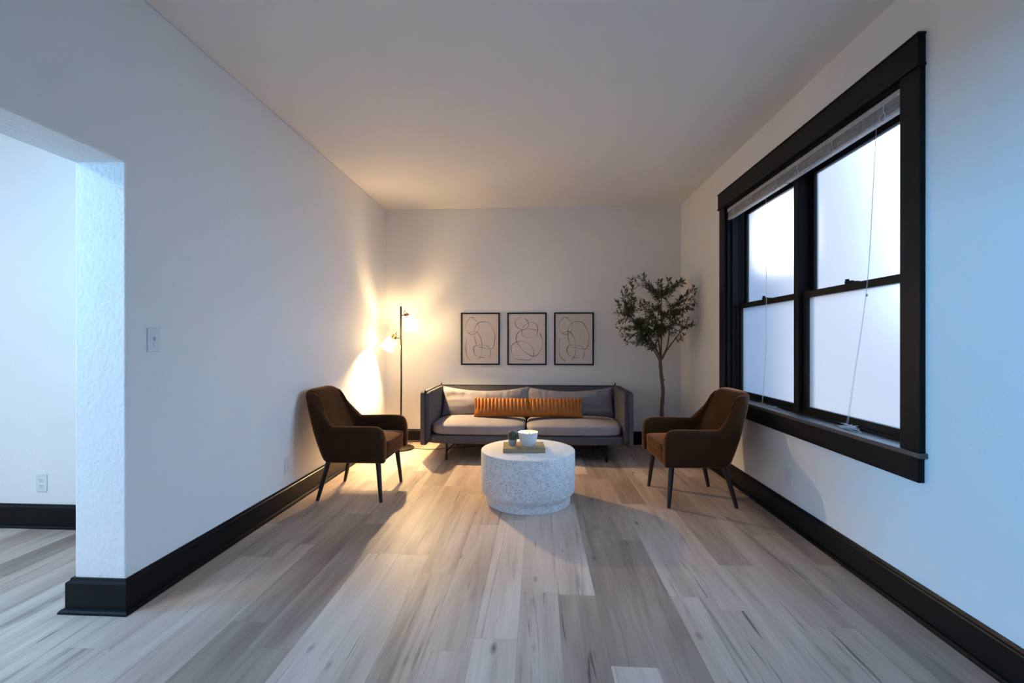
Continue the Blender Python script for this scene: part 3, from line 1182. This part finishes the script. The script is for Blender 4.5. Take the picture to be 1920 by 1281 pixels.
# ------------------------------------------------------------------ floor lamp
def build_lamp():
    t = thing('floor_lamp', (-1.53, 5.0, 0), 'dark two-headed floor lamp with glowing shades in the back left corner', 'floor lamp')
    bm = bmesh.new()
    lathe(bm, [(0, 0.0), (0.143, 0.0), (0.146, 0.003), (0.146, 0.017), (0.142, 0.021), (0.02, 0.022), (0.012, 0.026), (0, 0.026)], 56)
    obj('base', bm, LAMPB, t, smooth=True).modifiers.new('split', 'EDGE_SPLIT').split_angle = math.radians(35)
    bm = bmesh.new()
    tube(bm, [(0, 0, 0.02), (0.004, 0, 0.8), (0, 0, 1.592)], 0.0105, 14)
    obj('pole', bm, LAMPB, t, smooth=True)
    for (jz, sx, elbow, top, axis) in ((1.492, 1, (0.055, -0.02, 1.496), (0.088, -0.035, 1.482), (0.40, -0.30, -0.86)),
                                       (1.238, -1, (-0.055, -0.02, 1.240), (-0.075, -0.032, 1.247), (-0.40, -0.30, -0.86))):
        bm = bmesh.new()
        tube(bm, [(sx * 0.006, 0, jz), elbow], 0.0055, 10)
        bmesh.ops.create_uvsphere(bm, u_segments=14, v_segments=8, radius=0.014, matrix=Matrix.Translation(elbow))
        arm = obj('arm', bm, LAMPB, t, smooth=True)
        ax = Vector(axis).normalized()
        M = Matrix.Translation(top) @ Vector((0, 0, 1)).rotation_difference(ax).to_matrix().to_4x4()
        bm = bmesh.new()
        tube(bm, smooth_path([M @ Vector((0, 0, -0.032)), M @ Vector((0, 0, -0.062)) + Vector((-sx * 0.012, 0, 0.006)), Vector(elbow) + Vector((-sx * 0.006, 0, 0.05)), Vector(elbow) + Vector((-sx * 0.016, 0, 0.025)), Vector(elbow)], 6), 0.003, 8)
        obj('cable', bm, LAMPB, arm, smooth=True)
        bm = bmesh.new()
        lathe(bm, [(0, -0.035), (0.012, -0.033), (0.019, -0.024), (0.021, 0.010), (0.027, 0.018), (0.034, 0.026), (0.034, 0.034), (0.030, 0.034), (0.02, 0.026), (0, 0.024)], 32, M)
        head = obj('lamp_head', bm, BRASS, t, smooth=True)
        bm = bmesh.new()
        lathe(bm, [(0.033, 0.029), (0.0555, 0.031), (0.0575, 0.034), (0.064, 0.085), (0.0735, 0.160), (0.0725, 0.160), (0.063, 0.085), (0.0565, 0.036), (0.0550, 0.033), (0.033, 0.031)], 40, M, closed=True)
        bm.faces.ensure_lookup_table()
        for k, f in enumerate(bm.faces):       # the flat top ring is an open weave
            f.material_index = 1 if k // 40 in (0, 8) else 0
        sh = obj('lamp_shade', bm, [SHADE, SHADETOP], t, smooth=True)
        bm = bmesh.new()
        lathe(bm, [(0.0692, 0.122), (0.0710, 0.122), (0.0716, 0.127), (0.0698, 0.127)], 40, M, closed=True)
        obj('shade_ring', bm, LAMPB, sh, smooth=True)
        bm = bmesh.new()
        lathe(bm, [(0, 0.024), (0.013, 0.024), (0.013, 0.050), (0, 0.050)], 16, M)
        so = obj('bulb_socket', bm, BRASS, head, smooth=True)
        bm = bmesh.new()
        bmesh.ops.create_icosphere(bm, subdivisions=3, radius=0.022, matrix=M @ Matrix.Translation((0, 0, 0.076)))
        obj('bulb', bm, BULB, so, smooth=True)
    bm = bmesh.new()
    pts = [(0.12, 0.02, 0.012), (0.16, 0.02, 0.004), (0.30, -0.02, 0.004), (0.42, 0.0, 0.004), (0.55, 0.07, 0.004), (0.75, 0.14, 0.004), (1.1, 0.22, 0.004)]
    tube(bm, smooth_path(pts, 8), 0.0035, 8)
    obj('power_cord', bm, LAMPB, t, smooth=True)


build_lamp()


# ------------------------------------------------------------------ pictures
A1 = [  # strokes traced in a frame 47 wide and 62.5 high (origin top left), radius factor last
    ([(21, 13), (15, 12), (9.5, 16), (6, 22), (5.8, 28), (7, 33), (11, 38), (17, 39.5), (23, 37), (27, 32), (27.8, 27), (26, 21), (22, 16), (17, 12.3)], 0.8),
    ([(10.5, 39), (14, 36), (20, 34.5), (24.5, 36), (28, 41), (31, 47), (32.5, 54), (32.8, 62), (32, 70), (30, 76), (26, 80.5)], 1.0),
    ([(23.5, 56), (22, 50), (20.5, 44), (20, 37), (21, 30), (24, 24), (29, 20), (36, 19), (44, 20.5), (48, 25), (52, 33), (54.5, 42), (53.5, 50), (52.5, 58), (50, 62), (47, 63), (40, 62.5), (33, 60.5), (26, 60)], 1.0),
    ([(47, 62.5), (42, 58.5), (35, 56.5), (27, 56.5), (21, 58.5), (18.8, 62), (19.2, 68), (22, 73), (26, 75.5), (31, 76.5), (38, 76.5)], 1.15),
    ([(46.5, 63.5), (47, 70), (46, 75.5), (43.5, 77.5)], 0.9),
    ([(7, 45), (6.5, 52), (6, 60), (6.3, 68), (7.5, 74), (11, 79), (17.5, 83)], 1.0),
]
A2 = [
    ([(25, 9), (30, 13), (32.5, 18), (32, 23), (28.5, 27), (23, 28.5), (17, 27), (12.5, 23), (10.5, 18), (12, 13), (17, 9), (23.5, 6.5)], 1.0),
    ([(23, 26), (27, 20.5), (33, 17), (40, 16.5), (45.5, 20), (48, 26), (47.5, 33), (45, 40)], 1.0),
    ([(22, 29), (21.8, 35), (24, 40), (31, 41.5), (40, 42.3)], 1.0),
    ([(48, 30), (40, 28), (31, 27.5), (22, 29.5), (15.5, 34), (12.5, 41), (13, 48), (17, 55), (22, 62), (29, 68), (36, 73), (40, 74), (46, 72), (51, 66), (55, 57), (55.5, 48), (53.5, 40), (51, 34)], 1.25),
    ([(40.5, 73), (41.5, 66), (38, 58), (31, 51.5), (23, 48.5), (15, 49), (8, 52.5), (4.5, 57), (5, 65), (6.5, 74), (9, 78), (17, 79.5), (27, 80), (34, 80), (39, 77)], 1.0),
]
A1 = [([(x, 5.5 + (y - 12) * 1.023) for x, y in p], w) for p, w in A1]
A2 = [([(x, 4.3 + (y - 6.5) * 0.97) for x, y in p], w) for p, w in A2]
A3 = [([(p[0], p[1]) for p in pts], w) for pts, w in A1]


def build_picture(xc, zc, strokes, label):
    W, Hh, fw, dp = 0.464, 0.620, 0.016, 0.026
    t = thing('framed_picture', (xc, YB, zc), label, 'picture', group='black framed line drawings above the sofa')
    bm = bmesh.new()
    o = [(-W / 2, -Hh / 2), (W / 2, -Hh / 2), (W / 2, Hh / 2), (-W / 2, Hh / 2)]
    i = [(-W / 2 + fw, -Hh / 2 + fw), (W / 2 - fw, -Hh / 2 + fw), (W / 2 - fw, Hh / 2 - fw), (-W / 2 + fw, Hh / 2 - fw)]
    V = [[bm.verts.new((x, y, z)) for x, z in q] for q, y in ((o, -0.001), (o, -dp), (i, -dp), (i, -0.001))]
    for a, b in ((0, 1), (1, 2), (2, 3), (3, 0)):
        for k in range(4):
            bm.faces.new((V[a][k], V[a][(k + 1) % 4], V[b][(k + 1) % 4], V[b][k]))
    obj('frame', bm, BLACK, t, bevel=0.0015)
    bm = bmesh.new()
    box(bm, (-W / 2 + fw - 0.003, -dp + 0.010, -Hh / 2 + fw - 0.003), (W / 2 - fw + 0.003, -0.002, Hh / 2 - fw + 0.003))
    pg = obj('paper', bm, PAPER, t)
    bm = bmesh.new()
    s = (W - 2 * fw) / 60.0
    rnd = random.Random(len(label))
    for pts, wt in strokes:
        P = smooth_path([(-W / 2 + fw + x * s, -dp + 0.0096, Hh / 2 - fw - y * s) for x, y in pts], 8)
        R = []
        ph = rnd.uniform(0, 6)
        for k in range(len(P)):
            e = min(1.0, min(k, len(P) - 1 - k) / 5.0 + 0.3)
            R.append(0.0025 * wt * e * (0.85 + 0.35 * math.sin(ph + k * 0.13)))
        # flat brush line lying on the paper
        left, right = [], []
        for k, p in enumerate(P):
            d = P[min(k + 1, len(P) - 1)] - P[max(k - 1, 0)]
            nrm = Vector((-d.z, 0, d.x))
            nrm = nrm.normalized() if nrm.length > 1e-9 else Vector((1, 0, 0))
            left.append((p + nrm * R[k]))
            right.append((p - nrm * R[k]))
        lv = [[bm.verts.new(q + Vector((0, dy, 0))) for q in ln] for ln in (left, right) for dy in (0.0, 0.0006)]
        for k in range(len(P) - 1):
            for a, b in ((0, 2), (2, 3), (3, 1), (1, 0)):
                bm.faces.new((lv[a][k], lv[a][k + 1], lv[b][k + 1], lv[b][k]))
    obj('line_drawing', bm, INK, pg)
    return t


build_picture(-0.687, 1.232, A1, 'leftmost of the three framed line drawings, nearest the floor lamp')
build_picture(-0.133, 1.232, A2, 'middle of the three framed line drawings, with stacked round loops')
build_picture(0.420, 1.232, A3, 'rightmost of the three framed line drawings, nearest the olive tree')


# ------------------------------------------------------------------ olive tree
def build_tree():
    bx, by = 1.325, 4.95
    t = thing('potted_olive_tree', (bx, by, 0), 'slender olive tree with small dark leaves in the back right corner', 'tree')
    bm = bmesh.new()
    lathe(bm, [(0, 0), (0.085, 0), (0.09, 0.004), (0.105, 0.20), (0.107, 0.21), (0.10, 0.212), (0.096, 0.19), (0, 0.188)], 36)
    pot = obj('pot', bm, SLOT, t, smooth=True)
    bm = bmesh.new()
    lathe(bm, [(0, 0.185), (0.096, 0.185), (0.094, 0.196), (0, 0.2)], 24)
    obj('soil', bm, SOIL, pot)

    def px(u, v, y=by):   # a point of the crown from its place in the photograph, on the plane y
        x = (u - 960) / 853.0
        z = -(v - 641) / 853.0
        c, s = math.cos(math.atan(49 / 853)), math.sin(math.atan(49 / 853))
        k = y / (c + x * s)
        return Vector(((x * c - s) * k - bx, y - by, 1.2 + z * k))

    rnd = random.Random(4)
    tr = bmesh.new()
    trunk = smooth_path([(0, 0, 0.19), px(1241, 800), px(1241, 765), px(1243, 735), px(1240, 705), px(1238, 680), px(1239, 672)], 5)
    tube(tr, trunk, [0.021 + (0.002 * math.sin(i * 1.7)) - 0.004 * i / len(trunk) for i in range(len(trunk))], 12)
    tube(tr, [px(1242, 716), px(1246, 712)], [0.009, 0.005], 8)
    lf = bmesh.new()
    # main limbs: base, knee, end
    limbs = [((1239, 673), (1228, 655), (1212, 628), -0.05), ((1238, 685), (1232, 668), (1195, 610), 0.05), ((1239, 674), (1235, 640), (1228, 590), 0.06),
             ((1240, 673), (1252, 645), (1258, 580), -0.04), ((1241, 674), (1254, 652), (1285, 612), 0.0), ((1239, 674), (1222, 640), (1180, 590), -0.12), ((1239, 674), (1240, 630), (1240, 560), -0.12)]
    L = []
    for a, b, c, dy in limbs:
        P = smooth_path([px(*a), px(*b, by + dy * 0.4), px(*c, by + dy)], 8)
        L.append(P)
        tube(tr, P, [0.0105 - 0.007 * i / len(P) for i in range(len(P))], 8)
    tips = [(1199, 519), (1206, 516), (1190, 528), (1183, 524), (1172, 540), (1166, 548), (1178, 552), (1157, 568), (1160, 575), (1168, 585), (1161, 600), (1158, 606), (1170, 618), (1166, 628), (1180, 632), (1190, 646), (1198, 640),
            (1212, 652), (1222, 648), (1232, 640), (1218, 540), (1216, 532), (1226, 548), (1234, 529), (1238, 526), (1242, 540), (1230, 560), (1255, 522), (1258, 535), (1266, 545), (1278, 525), (1274, 535), (1281, 530), (1290, 548),
            (1301, 541), (1304, 545), (1300, 562), (1303, 575), (1292, 575), (1299, 608), (1290, 600), (1282, 612), (1274, 620), (1262, 610), (1250, 612), (1240, 612), (1246, 590), (1270, 590), (1280, 595), (1205, 565), (1195, 560),
            (1188, 578), (1210, 590), (1200, 600), (1190, 610), (1210, 620), (1222, 622), (1228, 606), (1216, 606), (1236, 628), (1205, 632), (1250, 560), (1262, 570), (1222, 580), (1184, 600), (1245, 622), (1196, 624)]
    tips += [(rnd.gauss(1216, 22), rnd.gauss(612, 18)) for _ in range(60)]
    tips += [(rnd.uniform(1172, 1290), rnd.uniform(560, 606)) for _ in range(14)]
    tips += [(u + rnd.gauss(0, 6), v + abs(rnd.gauss(0, 8))) for u, v in tips[:56:2]]
    tips = [(max(1157, u), min(650, v)) for u, v in tips]

    def leaf(p, d, up, ln, wd):
        d = d.normalized()
        s = d.cross(up)
        s = s.normalized() if s.length > 1e-4 else d.orthogonal().normalized()
        nrm = s.cross(d)
        a = lf.verts.new(p)
        m1 = lf.verts.new(p + d * ln * 0.45 + nrm * ln * 0.03)
        l = lf.verts.new(p + d * ln * 0.42 + s * wd + nrm * ln * 0.07)
        r = lf.verts.new(p + d * ln * 0.42 - s * wd + nrm * ln * 0.07)
        e = lf.verts.new(p + d * ln - nrm * ln * 0.05)
        lf.faces.new((a, l, m1))
        lf.faces.new((a, m1, r))
        lf.faces.new((m1, l, e))
        lf.faces.new((m1, e, r))

    for u, v in tips:
        far = min(1.0, max(0.0, (1300 - u) / 60))
        tip = px(u, v, by + rnd.uniform(-0.26, -0.12 + 0.29 * far))
        best = min((q for P in L for q in P[len(P) // 3:]), key=lambda q: (q - tip).length + 0.6 * max(0, q.z - tip.z + 0.04))
        mid = (best + tip) / 2 + Vector((rnd.uniform(-.03, .03), rnd.uniform(-.03, .03), rnd.uniform(-0.03, 0.02)))
        P = smooth_path([best, mid, tip], 8)
        tube(tr, P, [0.0036 - 0.0025 * i / len(P) for i in range(len(P))], 5)
        ln_tot = (tip - best).length
        nl = int(10 + ln_tot * 70)
        for k in range(nl):
            f = 1 - (k / nl) * min(0.95, 0.16 / max(0.05, ln_tot) + 0.25)
            i = min(len(P) - 2, int(f * (len(P) - 1)))
            q = P[i].lerp(P[i + 1], f * (len(P) - 1) - i)
            d = (P[i + 1] - P[i]).normalized()
            out = Vector((rnd.gauss(0, 1), rnd.gauss(0, 1), rnd.gauss(0, 1)))
            out = (out - d * out.dot(d)).normalized()
            leaf(q, d * rnd.uniform(0.3, 0.9) + out * 0.8, Vector((rnd.gauss(0, .5), rnd.gauss(0, .5), 1)), rnd.uniform(0.036, 0.066), rnd.uniform(0.0055, 0.0088))
    for v in lf.verts:
        v.co.x = min(v.co.x, XR - bx - 0.015)
    for v in tr.verts:
        v.co.x = min(v.co.x, XR - bx - 0.015)
    obj('trunk', tr, BARK, t, smooth=True)
    me = obj('foliage', lf, LEAF, t)
    return t


build_tree()
